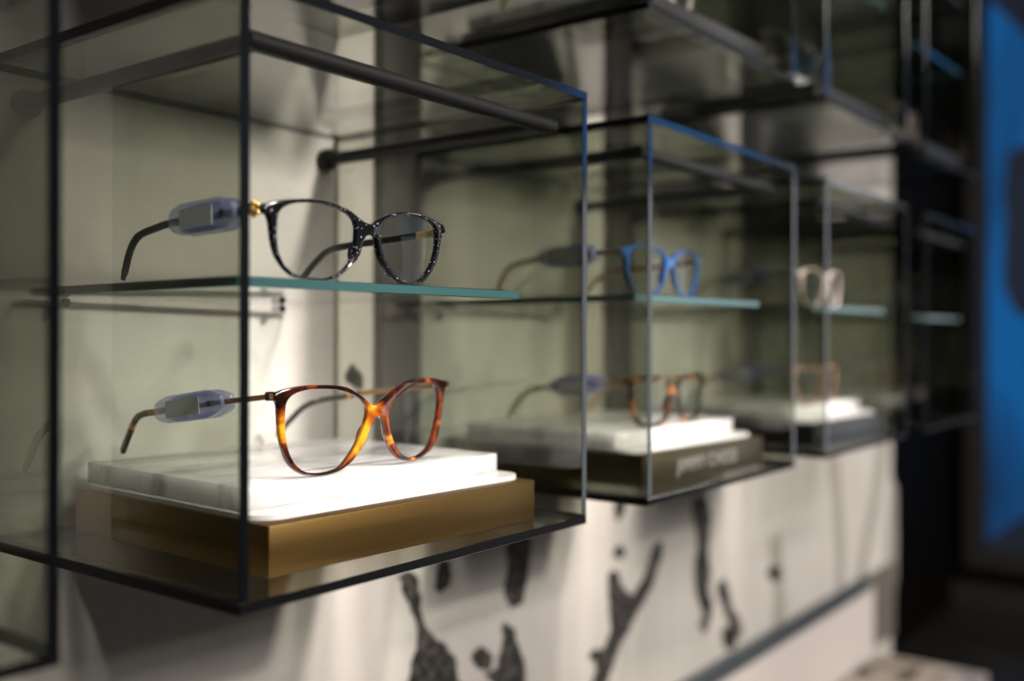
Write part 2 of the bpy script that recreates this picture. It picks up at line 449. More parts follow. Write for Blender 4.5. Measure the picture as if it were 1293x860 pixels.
WASH = [
    [(3.925,-0.866),(4.024,-0.822),(4.059,-0.988),(4.077,-1.159),(4.026,-1.247),(3.968,-1.201),(3.975,-1.038)],
    [(4.601,-0.573),(4.727,-0.578),(4.795,-0.820),(4.818,-1.052),(4.797,-1.208),(4.710,-1.202),(4.698,-0.994),(4.644,-0.763)],
    [(5.321,-0.560),(5.481,-0.557),(5.376,-0.815),(5.197,-1.077),(5.099,-1.268),(4.980,-1.244),(5.074,-1.056),(5.220,-0.796)],
    [(5.539,-0.835),(5.638,-0.838),(5.642,-1.367),(5.515,-1.351),(5.486,-1.125)],
]
TEMPLE = {
 'tort': dict(
   L=[(-63.3,7.5,44.0),(-62.2,30.7,41.4),(-60.9,55.9,38.5),(-57.8,118.6,30.3),(-57.0,133.9,28.3),(-56.6,142.6,25.2),(-56.3,148.2,19.4),(-55.9,157.0,7.0),(-55.8,159.6,2.6)],
   R=[(80.0,9.0,45.0),(79.0,20.0,43.2),(77.5,49.8,40.6),(76.6,74.2,37.8),(75.6,100.0,33.8),(75.0,118.0,31.2),(74.6,130.4,28.6),(74.4,142.2,23.9),(74.4,155.0,15.0),(74.5,165.0,7.0),(74.5,170.0,2.6)]),
 'blk': dict(
   L=[(-59.3,7.5,33.0),(-58.4,23.1,32.8),(-57.8,80.5,31.0),(-57.6,96.2,29.4),(-57.4,111.3,26.8),(-57.3,118.4,23.0),(-57.3,123.4,16.4),(-57.2,129.5,2.7)],
   R=[(74.0,9.0,34.5),(72.0,16.0,32.4),(67.0,45.0,29.6),(65.0,70.0,28.2),(64.2,88.0,26.9),(64.5,97.7,25.2),(64.9,105.0,21.8),(65.3,114.5,15.6),(65.8,124.0,8.0),(66.0,130.0,2.7)]),
 'square': dict(
   L=[(-69.0,8.5,40.0),(-68.0,30.0,38.5),(-66.5,90.0,33.0),(-66.0,108.0,29.0),(-66.0,120.0,20.0),(-66.0,133.0,2.7)],
   R=[(69.0,8.5,40.0),(68.0,30.0,38.5),(66.5,90.0,33.0),(66.0,108.0,29.0),(66.0,120.0,20.0),(66.0,133.0,2.7)]),
}
HALF = [(0,33),(4,34.4),(9,40),(16,43),(34,44),(52,44.4),(62,44.6),(69,43.4),(71.2,40.5),(69,36.5),(65,32),(63.4,24),(61,14),(54.5,4),(44,0.8),(24,0.8),(13.5,4.6),(8.4,13),(6.2,22),(4,27.6),(0,29.6)]
SQ_IN = [(9.4,33),(11.5,37.6),(17,39.8),(34,41),(50,41),(58.5,39.8),(60.6,35.5),(59.8,26),(57.4,15),(52,7),(43,4.2),(25,4.2),(16.4,7.4),(11.8,14.5),(9.6,24)]
OUT['square_out'] = HALF + [(-x, z) for x, z in reversed(HALF[1:-1])]
OUT['square_inR'] = SQ_IN
OUT['square_inL'] = [(-x, z) for x, z in reversed(SQ_IN)]
MID = {'tort': 8.5, 'blk': 7.7, 'square': 0.0}

def bend(style, x):
    return 7.9 * ((x - (0 if style != 'square' else 0)) / 68.4) ** 2

def contour(name):
    pts = [Vector((x, 0, z)) for x, z in OUT[name]]
    return smooth_closed(spline(pts, 4, closed=True), 3)

def offset_loop(pts, d):
    """Move a closed loop sideways by d, to the left of its travel direction."""
    N = len(pts)
    out = []
    for i in range(N):
        t = (pts[(i + 1) % N] - pts[i - 1]).normalized()
        out.append(pts[i] + Vector((-t.z, 0, t.x)) * d)
    return out

def loop_area(pts):
    return 0.5 * sum(pts[i - 1].x * pts[i].z - pts[i].x * pts[i - 1].z for i in range(len(pts)))

def minz(style):
    return min(z for _, z in OUT[style + '_out'])

def front_mesh(style):
    bm = bmesh.new()
    depth = 3.8
    prof = [(0.9, 0.0), (0.28, 0.25), (0.0, 0.9), (0.0, depth - 0.9), (0.28, depth - 0.25), (0.9, depth)]
    first, last = [], []
    for nm in ('_out', '_inL', '_inR'):
        pts = contour(style + nm)
        a = loop_area(pts)
        into = 1.0 if (a > 0) == (nm == '_out') else -1.0     # towards the material
        rings = []
        for off, y in prof:
            lp = offset_loop(pts, into * off)
            rings.append([bm.verts.new(((p.x) * MM, (y + bend(style, p.x)) * MM, p.z * MM)) for p in lp])
        N = len(pts)
        for r0, r1 in zip(rings[:-1], rings[1:]):
            for k in range(N):
                bm.faces.new((r0[k], r0[(k + 1) % N], r1[(k + 1) % N], r1[k]))
        first.append(rings[0])
        last.append(rings[-1])
    for es in (first, last):
        flat = [v for loop in es for v in loop]
        for tri in tessellate_polygon([[Vector((v.co.x, v.co.z, 0)) for v in loop] for loop in es]):
            try:
                bm.faces.new([flat[i] for i in tri])
            except ValueError:
                pass
    return bm

def lens_mesh(style, side):
    bm = bmesh.new()
    pts = contour(style + '_in' + side)
    a = loop_area(pts)
    pts = offset_loop(pts, (-0.5 if a > 0 else 0.5))
    c = sum(pts, Vector()) / len(pts)
    faces = []
    layers = []
    for y0 in (1.5, 2.6):
        rings = []
        for f in (1.0, 0.75, 0.5, 0.25):
            ring = []
            for p in pts:
                q = c + (p - c) * f
                dome = 1.3 * (1 - f * f)
                ring.append(bm.verts.new((q.x * MM, (y0 - dome + bend(style, q.x)) * MM, q.z * MM)))
            rings.append(ring)
        N = len(pts)
        for r0, r1 in zip(rings[:-1], rings[1:]):
            for k in range(N):
                bm.faces.new((r0[k], r0[(k + 1) % N], r1[(k + 1) % N], r1[k]))
        cv = bm.verts.new((c.x * MM, (y0 - 1.3 + bend(style, c.x)) * MM, c.z * MM))
        for k in range(N):
            bm.faces.new((rings[-1][k], rings[-1][(k + 1) % N], cv))
        layers.append(rings[0])
    N = len(pts)
    for k in range(N):
        bm.faces.new((layers[0][k], layers[0][(k + 1) % N], layers[1][(k + 1) % N], layers[1][k]))
    return bm

def temple_path(style, side):
    return [p * MM for p in spline(TEMPLE[style][side], 8)]

def y_at(path, y):
    """Point and tangent of a temple path at depth y (drawing mm)."""
    for a, b in zip(path[:-1], path[1:]):
        if a.y <= y * MM <= b.y:
            t = (y * MM - a.y) / (b.y - a.y)
            return a.lerp(b, t), (b - a).normalized()
    return path[-1], (path[-1] - path[-2]).normalized()

def temple_meshes(style, side, split=None):
    """Front piece of the temple (and the rear tip, when the temple changes material at depth split)."""
    path = temple_path(style, side)
    N = len(path)
    hh, hw = [], []
    for i, p in enumerate(path):
        t = i / (N - 1)
        h = {'tort': 1.55, 'blk': 2.1, 'square': 2.2}[style]
        if style == 'tort' and split and p.y > split * MM:
            h = 2.1
        hh.append(h * MM * (1.0 if t < 0.97 else 0.75))
        hw.append((1.25 if t < 0.6 else 1.5) * MM * (1.0 if t < 0.97 else 0.7))
    def piece(i0, i1):
        bm = bmesh.new()
        add_sweep(bm, path[i0:i1], hw[i0:i1], hh[i0:i1])
        return bm
    if not split:
        return [piece(0, N)]
    k = next(i for i, p in enumerate(path) if p.y > split * MM)
    return [piece(0, k + 1), piece(k, N)]

def end_block(style, side):
    p = Vector(TEMPLE[style][side][0])
    s = -1 if side == 'L' else 1
    bm = bmesh.new()
    y0 = bend(style, p.x) + 1.5
    path = [Vector((p.x + 2.0 * -s, y0, p.z)) * MM, Vector((p.x - 0.6 * s, y0 + 2.0, p.z)) * MM, Vector((p.x - 0.2 * s, p.y + 1.6, p.z)) * MM, Vector((p.x, p.y + 4.0, p.z - 0.1)) * MM]
    add_sweep(bm, path, 1.55 * MM, 2.5 * MM)
    return bm

def nose_pad(style, side):
    m = MID[style]
    s = -1 if side == 'L' else 1
    zc = {'tort': 18.5, 'blk': 16.5, 'square': 19.0}[style]
    bm = bmesh.new()
    bmesh.ops.create_uvsphere(bm, u_segments=16, v_segments=10, radius=1.0)
    mat = Matrix.Translation(Vector((m + s * 9.4, 4.6, zc)) * MM) @ Matrix.Rotation(math.radians(s * -20), 4, 'Y') @ Matrix.Rotation(math.radians(s * -28), 4, 'Z') @ Matrix.Diagonal((1.5 * MM, 3.6 * MM, 7.2 * MM, 1.0))
    bmesh.ops.transform(bm, matrix=mat, verts=bm.verts[:])
    return bm

CACHE = {}
def cached(key, mat, maker, smooth=35):
    k = key + (mat.name,)
    if k not in CACHE:
        base = key + ('__base',)
        if base not in CACHE:
            CACHE[base] = mesh_from_bm('_'.join(key), maker(), mat, smooth)
            CACHE[k] = CACHE[base]
        else:
            me = CACHE[base].copy()
            me.materials.clear()
            me.materials.append(mat)
            CACHE[k] = me
    return CACHE[k]

def glasses(style, al, pe, h, front, temple, tip=None, label=None, group=None, extras=None, rotz=0.0):
    loc = V(al, pe, h) + Vector((0, 0, -minz(style) * MM + 0.0001))
    r = thing('eyeglasses', loc, label, 'eyeglasses', group, rotz)
    link('front_frame', cached((style, 'front'), M[front], lambda: front_mesh(style), 40), r)
    for sd in ('L', 'R'):
        link('lens', cached((style, 'lens' + sd), M['lens'], lambda: lens_mesh(style, sd), 60), r)
        link('nose_pad', cached((style, 'pad' + sd), M[front], lambda: nose_pad(style, sd), 180), r)
        link('end_piece', cached((style, 'end' + sd), M[front], lambda: end_block(style, sd), 40), r)
        split = None
        if tip:
            split = {'L': 112, 'R': 82}[sd]
        ms = temple_meshes(style, sd, split)
        t = link('temple', cached((style, 'temple' + sd + str(bool(tip))), M[temple], lambda: ms[0], 50), r)
        if tip:
            link('temple_tip', cached((style, 'tip' + sd), M[tip], lambda: ms[1], 50), t)
        if extras:
            extras(sd, t, style)
    return r

def hinge_jewels(sd, t, style):
    path = temple_path(style, sd)
    if sd == 'L':
        p, tg = y_at(path, 12.5)
        bm = bmesh.new()
        for dy, dz, rr in ((0, 0, 2.0), (-2.9, 1.7, 1.4), (2.9, 1.7, 1.4), (-2.9, -1.7, 1.4), (2.9, -1.7, 1.4), (0, 3.0, 1.4), (0, -3.0, 1.4)):
            bmesh.ops.create_icosphere(bm, subdivisions=2, radius=rr * MM, matrix=Matrix.Translation(p + Vector((-1.6, dy, dz)) * MM))
        tag(link('hinge_ornament', mesh_from_bm('hinge_ornament', bm, M['gold'], 30), t), 'gold beaded hinge ornament')
    else:
        bm = bmesh.new()
        pts = [y_at(path, y)[0] + Vector((-1.35 * MM, 0, 0)) for y in (10, 15, 20, 26)]
        add_sweep(bm, pts, 0.4 * MM, 1.9 * MM)
        tag(link('inner_plate', mesh_from_bm('inner_plate', bm, M['gold'], 30), t), 'gold plate on the inside of the black temple')

def security_tag(style, al, pe, h, y0, y1, height, label, group=None):
    """Clamp-on tag round the left temple between depths y0 and y1."""
    path = temple_path(style, 'L')
    a, _ = y_at(path, y0)
    b, _ = y_at(path, y1)
    base = V(al, pe, h) + Vector((0, 0, -minz(style) * MM + 0.0001))
    mid = (a + b) / 2
    ang = math.atan2(b.z - a.z, b.y - a.y)
    r = thing('security_tag', base + mid, label, 'security tag', group)
    r.rotation_euler = (ang, 0, math.atan2(a.x - b.x, b.y - a.y))
    L = (b - a).length
    Hh = height * MM
    key = ('tag', '%.1f_%.1f' % (y1 - y0, height))
    def housing():
        bm = bmesh.new()
        hexa = [(-L / 2, -0.24 * Hh), (-L / 2 + 0.07 * L, -0.36 * Hh), (-0.30 * L, -0.5 * Hh), (0.30 * L, -0.5 * Hh), (L / 2 - 0.07 * L, -0.36 * Hh), (L / 2, -0.24 * Hh),
                (L / 2, 0.24 * Hh), (L / 2 - 0.07 * L, 0.36 * Hh), (0.30 * L, 0.5 * Hh), (-0.30 * L, 0.5 * Hh), (-L / 2 + 0.07 * L, 0.36 * Hh), (-L / 2, 0.24 * Hh)]
        for x0, x1 in ((-4.6, -2.0), (2.0, 4.6)):
            vs0 = [bm.verts.new((x0 * MM, y, z)) for y, z in hexa]
            vs1 = [bm.verts.new((x1 * MM, y, z)) for y, z in hexa]
            bm.faces.new(vs0)
            bm.faces.new(list(reversed(vs1)))
            n = len(hexa)
            for k in range(n):
                bm.faces.new((vs0[k], vs1[k], vs1[(k + 1) % n], vs0[(k + 1) % n]))
        bmesh.ops.bevel(bm, geom=bm.edges[:], offset=0.55 * MM, segments=2, profile=0.5, affect='EDGES')
        for z0, z1 in ((0.28, 0.42), (-0.42, -0.28)):
            g = bmesh.ops.create_cube(bm, size=1.0)
            for v in g['verts']:
                v.co = Vector((v.co.x * 4.2 * MM, v.co.y * 0.52 * L, (z0 + (v.co.z + 0.5) * (z1 - z0)) * Hh))
        return bm
    link('housing', cached(key + ('h',), M['tag'], housing, 35), r)
    def lab():
        bm = bmesh.new()
        g = bmesh.ops.create_cube(bm, size=1.0)
        for v in g['verts']:
            v.co = Vector(((-4.85 + v.co.x * 0.4) * MM, (0.06 + v.co.y * 0.50) * L, (v.co.z * 0.62) * Hh))
        return bm
    tag(link('paper_label', cached(key + ('l',), M['tag_label'], lab, 30), r), 'grey rectangular label on the tag')
    def pin():
        bm = bmesh.new()
        add_tube(bm, (-4.9 * MM, -0.33 * L, 0), (-1.9 * MM, -0.33 * L, 0), 1.7 * MM, 16)
        add_tube(bm, (1.9 * MM, -0.33 * L, 0), (4.9 * MM, -0.33 * L, 0), 1.7 * MM, 16)
        return bm
    tag(link('lock_pin', cached(key + ('p',), M['rod'], pin, 35), r), 'dark round lock pin')
    return r

# ------------------------------------------------------------------ the setting
def structure(name, bm, mats, label, smooth=None):
    o = link(name, mesh_from_bm(name, bm, mats, smooth))
    return tag(o, label, name.split('_')[0], None, 'structure')

WALL = 1.656
FLOOR = -EYE / S
CEIL = (3.0 - EYE) / S
END = 5.56
def world_box(lo, hi, bevel=0.0):
    """Box given in layout coordinates, as a bmesh in world metres."""
    bm = bmesh.new()
    add_box(bm, lo, hi, bevel)
    bmesh.ops.translate(bm, vec=(0, 0, EYE), verts=bm.verts[:])
    return bm

structure('floor', world_box((-12, -22, FLOOR - 0.3), (17, 6, FLOOR)), M['floor'], 'polished dark shop floor')
structure('ceiling', world_box((-12, -22, CEIL), (17, 6, CEIL + 0.3)), M['ceil'], 'dark shop ceiling')
wall = structure('wall_back', world_box((-12, WALL, FLOOR), (END, WALL + 0.3, CEIL)), M['wall'], 'cream plaster wall behind the glass display cases')
structure('wall_recess', world_box((END + 0.01, 3.6, FLOOR), (15.0, 3.9, CEIL)), M['black'], 'black wall set back beyond the end of the cream wall')
structure('wall_end', world_box((15.0, -22, FLOOR), (15.3, 3.9, CEIL)), M['black'], 'dark far wall of the shop carrying the blue poster')
structure('wall_near', world_box((-12.3, -22, FLOOR), (-12.0, WALL + 0.3, CEIL)), M['ceil'], 'dark wall at the near end of the shop')
structure('wall_front', world_box((-12.3, -22.3, FLOOR), (15.3, -22.0, CEIL)), M['ceil'], 'dark wall across the shop from the cases')

def ragged(poly, seed, amp):
    pts = spline([Vector((a, 0, h)) for a, h in poly], 6, closed=True)
    out = []
    for i, p in enumerate(pts):
        n = Vector((noise.noise(Vector((p.x * 26, p.z * 26, seed))), 0, noise.noise(Vector((p.x * 26, p.z * 26, seed + 9.7)))))
        n2 = Vector((noise.noise(Vector((p.x * 80, p.z * 80, seed))), 0, noise.noise(Vector((p.x * 80, p.z * 80, seed + 4.1)))))
        out.append(p + n * amp + n2 * amp * 0.5)
    return out

def mural(name, polys, mat, amp, label):
    bm = bmesh.new()
    for i, poly in enumerate(polys):
        pts = ragged(poly, i * 3.3, amp)
        if loop_area(pts) < 0:
            pts.reverse()
        a = [bm.verts.new(V(p.x, WALL - 0.0015, p.z)) for p in pts]
        b = [bm.verts.new(V(p.x, WALL + 0.002, p.z)) for p in pts]
        N = len(pts)
        for k in range(N):
            bm.faces.new((a[k], a[(k + 1) % N], b[(k + 1) % N], b[k]))
        for tri in tessellate_polygon([[Vector((p.x, p.z, 0)) for p in pts]]):
            bm.faces.new([a[i] for i in tri])
    o = link(name, mesh_from_bm(name, bm, mat), wall)
    o['label'] = label
    return o
mural('ink_mural', INK, M['ink'], 0.012, 'black ink splashes painted on the cream wall')
mural('ink_wash', WASH, M['ink_pale'], 0.008, 'pale grey ink strokes painted on the cream wall')

for k in range(3):
    c = 1.712 + 0.99 * k
    structure('trim_%d' % (k + 1), world_box((c - 0.064, WALL - 0.03, -0.36), (c + 0.064, WALL, CEIL)), M['strip'],
              ['dark upright strip on the wall right of the two sharp pairs', 'dark upright strip on the wall behind the second case', 'dark upright strip on the wall behind the third case'][k])
structure('trim_4', world_box((-6, WALL - 0.05, -1.262), (5.08, WALL, -1.205), 0.006), M['ledge'], 'slate coloured ledge strip running along the lower wall', 30)
structure('trim_5', world_box((5.16, WALL - 0.02, -1.60), (END, WALL, -1.215)), M['taupe'], 'taupe panel at the low end of the cream wall')  # evenly coloured taupe, darker than the cream wall
structure('wall_panel', world_box((-6, WALL - 0.035, -1.60), (5.16, WALL, -1.262)), M['panel'], 'pale laminate panel on the wall under the slate ledge')

# counter under the mural
ct = thing('counter', V(2.0, 1.38, FLOOR), 'long wall counter with a speckled marble top under the ink mural', 'counter')
bm = bmesh.new()
add_box(bm, (-4.0, -0.28, -FLOOR - 1.685), (3.22, 0.238, -FLOOR - 1.62), 0.006)
o = link('countertop', mesh_from_bm('countertop', bm, M['counter'], 30), ct)
tag(o, 'speckled marble top')
bm = bmesh.new()
add_box(bm, (-3.97, -0.24, 0.003), (3.18, 0.236, -FLOOR - 1.686))
link('body', mesh_from_bm('counter_body', bm, M['panel']), ct)

structure('baseboard_end', world_box((14.86, -22, FLOOR), (15.0, 3.6, FLOOR + 0.30)), M['poster_frame'], 'grey baseboard under the blue poster')

# blue backlit poster on the far wall
pt = thing('poster', V(15.0, 0.35, -2.9), 'tall backlit blue poster in a grey frame on the far wall', 'poster')
bm = bmesh.new()
y0, y1, z0, z1 = -1.9, 2.80, 0.0, 8.0
for lo, hi in (((-0.16, y0 - 0.28, z0 - 0.28), (-0.002, y0, z1 + 0.2)), ((-0.16, y1, z0 - 0.28), (-0.002, y1 + 0.28, z1 + 0.2)),
               ((-0.16, y0, z0 - 0.28), (-0.002, y1, z0)), ((-0.16, y0, z1), (-0.002, y1, z1 + 0.2))):
    add_box(bm, lo, hi)
link('frame', mesh_from_bm('poster_frame', bm, M['poster_frame']), pt)
bm = bmesh.new()
add_box(bm, (-0.10, y0, z0), (-0.004, y1, z1))
link('print', mesh_from_bm('poster_print', bm, M['lightbox']), pt)
bm = bmesh.new()
for poly in ([(2.8, 0.0), (2.8, 0.12), (2.0, 0.75), (0.5, 1.4), (-1.9, 1.4), (-1.9, 0.0)],
             [(2.8, 8.0), (2.8, 7.5), (2.3, 6.9), (1.6, 5.9), (-1.9, 5.2), (-1.9, 8.0)],
             [(2.55, 5.4), (2.62, 4.8), (2.5, 4.2), (2.62, 3.6), (2.45, 3.2), (2.1, 3.1), (1.7, 3.6), (1.2, 4.6), (1.9, 5.6)],
             [(2.3, 2.6), (2.15, 1.8), (1.9, 1.5), (1.2, 1.7), (1.6, 2.4)]):
    pts = [Vector((y, 0, z)) for y, z in poly]
    a = [bm.verts.new((-0.112 * S, p.x * S, p.z * S)) for p in pts]
    b = [bm.verts.new((-0.10 * S, p.x * S, p.z * S)) for p in pts]
    bm.faces.new(a)
    bm.faces.new(list(reversed(b)))
    for k in range(len(a)):
        bm.faces.new((a[k], b[k], b[(k + 1) % len(a)], a[(k + 1) % len(a)]))
bmesh.ops.triangulate(bm, faces=[f for f in bm.faces if len(f.verts) > 4])
tag(link('dark_motif', mesh_from_bm('poster_motif', bm, M['lightbox_dark']), pt), 'dark navy shapes printed on the blue poster')

# unseen glowing panels added on the far wall for reflections in the glass edges
bm = world_box((14.93, -8.6, -3.3), (14.99, -2.6, 2.5))
glow_panel = structure('glowpanel_1', bm, M['grey_glow'], 'added glowing grey panel on the far wall, reflected in the glass edges')
bm = bmesh.new()
for lo, hi in (((14.85, -8.75, -3.45), (15.0, -8.6, 2.65)), ((14.85, -2.6, -3.45), (15.0, -2.45, 2.65)), ((14.85, -5.67, -3.3), (15.0, -5.53, 2.5)),
               ((14.85, -8.6, -3.45), (15.0, -2.6, -3.3)), ((14.85, -8.6, 2.5), (15.0, -2.6, 2.65))):
    add_box(bm, lo, hi)
bmesh.ops.translate(bm, vec=(0, 0, EYE), verts=bm.verts[:])
link('glowpanel_frame', mesh_from_bm('glowpanel_frame', bm, M['black']), glow_panel)
sg = thing('lightbox_sign', V(14.9, -5.6, 2.8), 'added blue glowing box above the grey panel, reflected in the glass edges', 'sign')  # added, unseen: gives the glass edges their blue reflections
bm = bmesh.new()
add_box(bm, (-0.1, -2.9, 0), (0.09, 2.9, 1.6))
link('light_panel', mesh_from_bm('light_panel', bm, M['sign']), sg)

# ------------------------------------------------------------------ glass cases
T = 0.0155
CW, CD, CH = 0.770, WALL - 1.0 - 0.002, 0.786
BOT = {0: -0.343, 1: 0.655}
def case_al(k):
    return 0.768 + 0.994 * (k - 1)

def pane(lo, hi, axis):
    bm = bmesh.new()
    add_box(bm, lo, hi, 0.0011, 1, 0, 1, axis)
    if axis == 0:                         # the edge against the wall is left clear
        for f in bm.faces:
            f.normal_update()
            if f.normal.y > 0.6:
                f.material_index = 0
    if axis == 2:                         # bonded edges of lids and trays are black
        for f in bm.faces:
            f.normal_update()
            if abs(f.normal.x) > 0.6 or (lo[2] < 0.1 and f.material_index == 1):
                f.material_index = 2
    return bm

def two_mat(key, maker, mats):
    if key not in CACHE:
        CACHE[key] = mesh_from_bm('_'.join(key), maker(), mats)
    return CACHE[key]

def glass_case(k, row, label, group):
    r = thing('glass_display_case', V(case_al(k), 1.0, BOT[row]), label, 'display case', group)
    G = [M['pane'], M['pane_edge']]
    G2 = [M['pane_clear'], M['pane_edge'], M['edge_black']]
    e = 0.0004
    link('side_pane', two_mat(('case', 'left'), lambda: pane((0, 0, T + e), (T, CD, CH - T - e), 0), G), r)
    link('side_pane', two_mat(('case', 'right'), lambda: pane((CW - T, 0, T + e), (CW, CD, CH - T - e), 0), G), r)
    link('bottom_pane', two_mat(('case', 'bottom'), lambda: pane((0, 0, 0), (CW, CD, T), 2), G2), r)
    link('top_pane', two_mat(('case', 'top'), lambda: pane((0, 0, CH - T), (CW, CD, CH), 2), G2), r)
    zr, rr, x0, x1, y0 = 0.724, 0.0135, 0.066, CW - 0.042, 0.058
    def rail():
        bm = bmesh.new()
        q = [Vector(v) * S for v in ((x0, CD, zr), (x0, y0, zr), (x1, y0, zr), (x1, CD, zr))]
        add_tube(bm, q[0], q[1], rr * S)
        add_tube(bm, q[1] - Vector((rr * 0.98 * S, 0, 0)), q[2] + Vector((rr * 0.98 * S, 0, 0)), rr * S)
        add_tube(bm, q[3], q[2], rr * S)
        return bm
    rl = link('support_rail', cached(('case', 'rail'), M['rod'], rail, 40), r)
    for nm, xx in (('l', x0), ('r', x1)):
        def flange():
            bm = bmesh.new()
            add_tube(bm, Vector((xx, CD, zr)) * S, Vector((xx, CD - 0.016, zr)) * S, 0.0235 * S, 28)
            add_tube(bm, Vector((xx, CD - 0.016, zr)) * S, Vector((xx, CD - 0.024, zr)) * S, 0.0235 * S, 28, 0.0185 * S)
            return bm
        link('wall_flange', cached(('case', 'flange' + nm), M['rod'], flange, 40), rl)
    for i, (xx, yy) in enumerate(((x0 + 0.10, y0), (x1 - 0.10, y0), (x0, 0.48), (x1, 0.48))):
        def spacer():
            bm = bmesh.new()
            add_tube(bm, Vector((xx, yy, zr + rr - 0.002)) * S, Vector((xx, yy, CH - T - 0.0003)) * S, 0.008 * S, 14)
            return bm
        link('spacer', cached(('case', 'spacer%d' % i), M['lens'], spacer, 40), rl)
    return r

def display_base(k, row, mat, label, group, text=False):
    r = thing('display_plinth', V(case_al(k) + 0.104, 1.072, BOT[row] + T + 0.0004), label, 'display base', group, -0.0437)
    def body():
        bm = bmesh.new()
        add_box(bm, (0, 0, 0), (0.570, 0.529, 0.0705), 0.0016)
        return bm
    b = link('plinth_body', cached(('base', 'body'), M[mat], body, 30), r)
    if text:
        cu = bpy.data.curves.new('lettering', 'FONT')
        cu.body = 'JIMMY CHOO'
        cu.align_x = 'CENTER'
        cu.size = 0.043 * S
        cu.extrude = 0.0006 * S
        cu.space_character = 1.12
        tmp = bpy.data.objects.new('tmp_text', cu)
        COL.objects.link(tmp)
        bpy.context.view_layer.update()
        me = bpy.data.meshes.new_from_object(tmp.evaluated_get(bpy.context.evaluated_depsgraph_get()))
        bpy.data.objects.remove(tmp)
        me.materials.clear()
        me.materials.append(M['letters'])
        o = link('lettering', me, r, Vector((0.285 * S, -0.0006 * S, 0.021 * S)))
        o.rotation_euler = (math.radians(90), 0, 0)
        tag(o, 'pale capital lettering on the front of the base')
    return r

def rounded_plate(bm, x0, y0, x1, y1, z0, z1, rad):
    pts = []
    for cx, cy, a0 in ((x1 - rad, y0 + rad, -90), (x1 - rad, y1 - rad, 0), (x0 + rad, y1 - rad, 90), (x0 + rad, y0 + rad, 180)):
        for i in range(9):
            a = math.radians(a0 + i * 11.25)
            pts.append((cx + rad * math.cos(a), cy + rad * math.sin(a)))
    lo = [bm.verts.new((x * S, y * S, z0 * S)) for x, y in pts]
    hi = [bm.verts.new((x * S, y * S, z1 * S)) for x, y in pts]
    bm.faces.new(list(reversed(lo)))
    bm.faces.new(hi)
    for i in range(len(pts)):
        j = (i + 1) % len(pts)
        bm.faces.new((lo[i], lo[j], hi[j], hi[i]))

def display_block(k, row, label, group):
    h0 = BOT[row] + T + 0.0004 + 0.0705 + 0.0002
    r = thing('display_block', V(case_al(k) + 0.124, 1.152, h0), label, 'display block', group, -0.0437)
    def slab():
        bm = bmesh.new()
        add_box(bm, (0, 0, 0.0070), (0.545, 0.440, 0.0412), 0.0012)
        return bm
    link('slab', cached(('block', 'slab'), M['marble'], slab, 30), r)
    def plate():
        bm = bmesh.new()
        rounded_plate(bm, -0.012, -0.054, 0.563, 0.446, 0, 0.0069, 0.045)
        return bm
    link('rounded_plate', cached(('block', 'plate'), M['acrylic'], plate, 30), r)
    return r

SH = 0.4184                                  # shelf top above the case's underside
SHIFT = {0: 0, 1: 0, 2: 0.010, 3: 0.012, 4: 0.0}
def glass_shelf(k, row, label, group):
    r = thing('glass_shelf', V(case_al(k) + 0.034, 1.050, BOT[row] + SH - 0.0145 + SHIFT[k]), label, 'glass shelf', group, -0.0437)
    def slab():
        bm = bmesh.new()
        add_box(bm, (0, 0, 0), (0.565, 0.572, 0.0145), 0.0011, 1, 0, 1, 2)
        return bm
    link('shelf_pane', two_mat(('shelf', 'slab'), slab, [M['shelf'], M['shelf_edge']]), r)
    for nm, xx in (('l', 0.055), ('r', 0.51)):
        def clip():
            bm = bmesh.new()
            add_tube(bm, Vector((xx, 0.558 + xx * 0.035, -0.0085)) * S, Vector((xx, 0.585 + xx * 0.035, -0.0085)) * S, 0.0082 * S, 16)
            return bm
        link('shelf_peg', cached(('shelf', 'peg' + nm), M['clip'], clip, 40), r)
    return r

ORD = ['case cut off at the left edge', 'large sharp case in the foreground', 'second case from the front', 'third case, well out of focus', 'farthest and most blurred case']
CASE_L = [
 'glass case cut off by the left edge of the photo, lower row',
 'large sharp glass case in the foreground holding the black and the tortoiseshell pair',
 'second glass case in the lower row, holding the blue pair',
 'third glass case in the lower row, blurred, with a grey base inside',
 'farthest glass case in the lower row, without a base, beside the dark recess']
UP_L = [None,
 'upper row glass case above the foreground case, only its underside seen',
 'upper row glass case whose dark front corner hangs above the blue pair',
 'upper row glass case above the third lower case, bright front edge',
 'farthest upper row glass case, a blur before the dark recess']
for k in range(5):
    glass_case(k, 0, CASE_L[k], 'glass cases in the lower row')
for k in range(1, 5):
    glass_case(k, 1, UP_L[k], 'glass cases in the upper row')

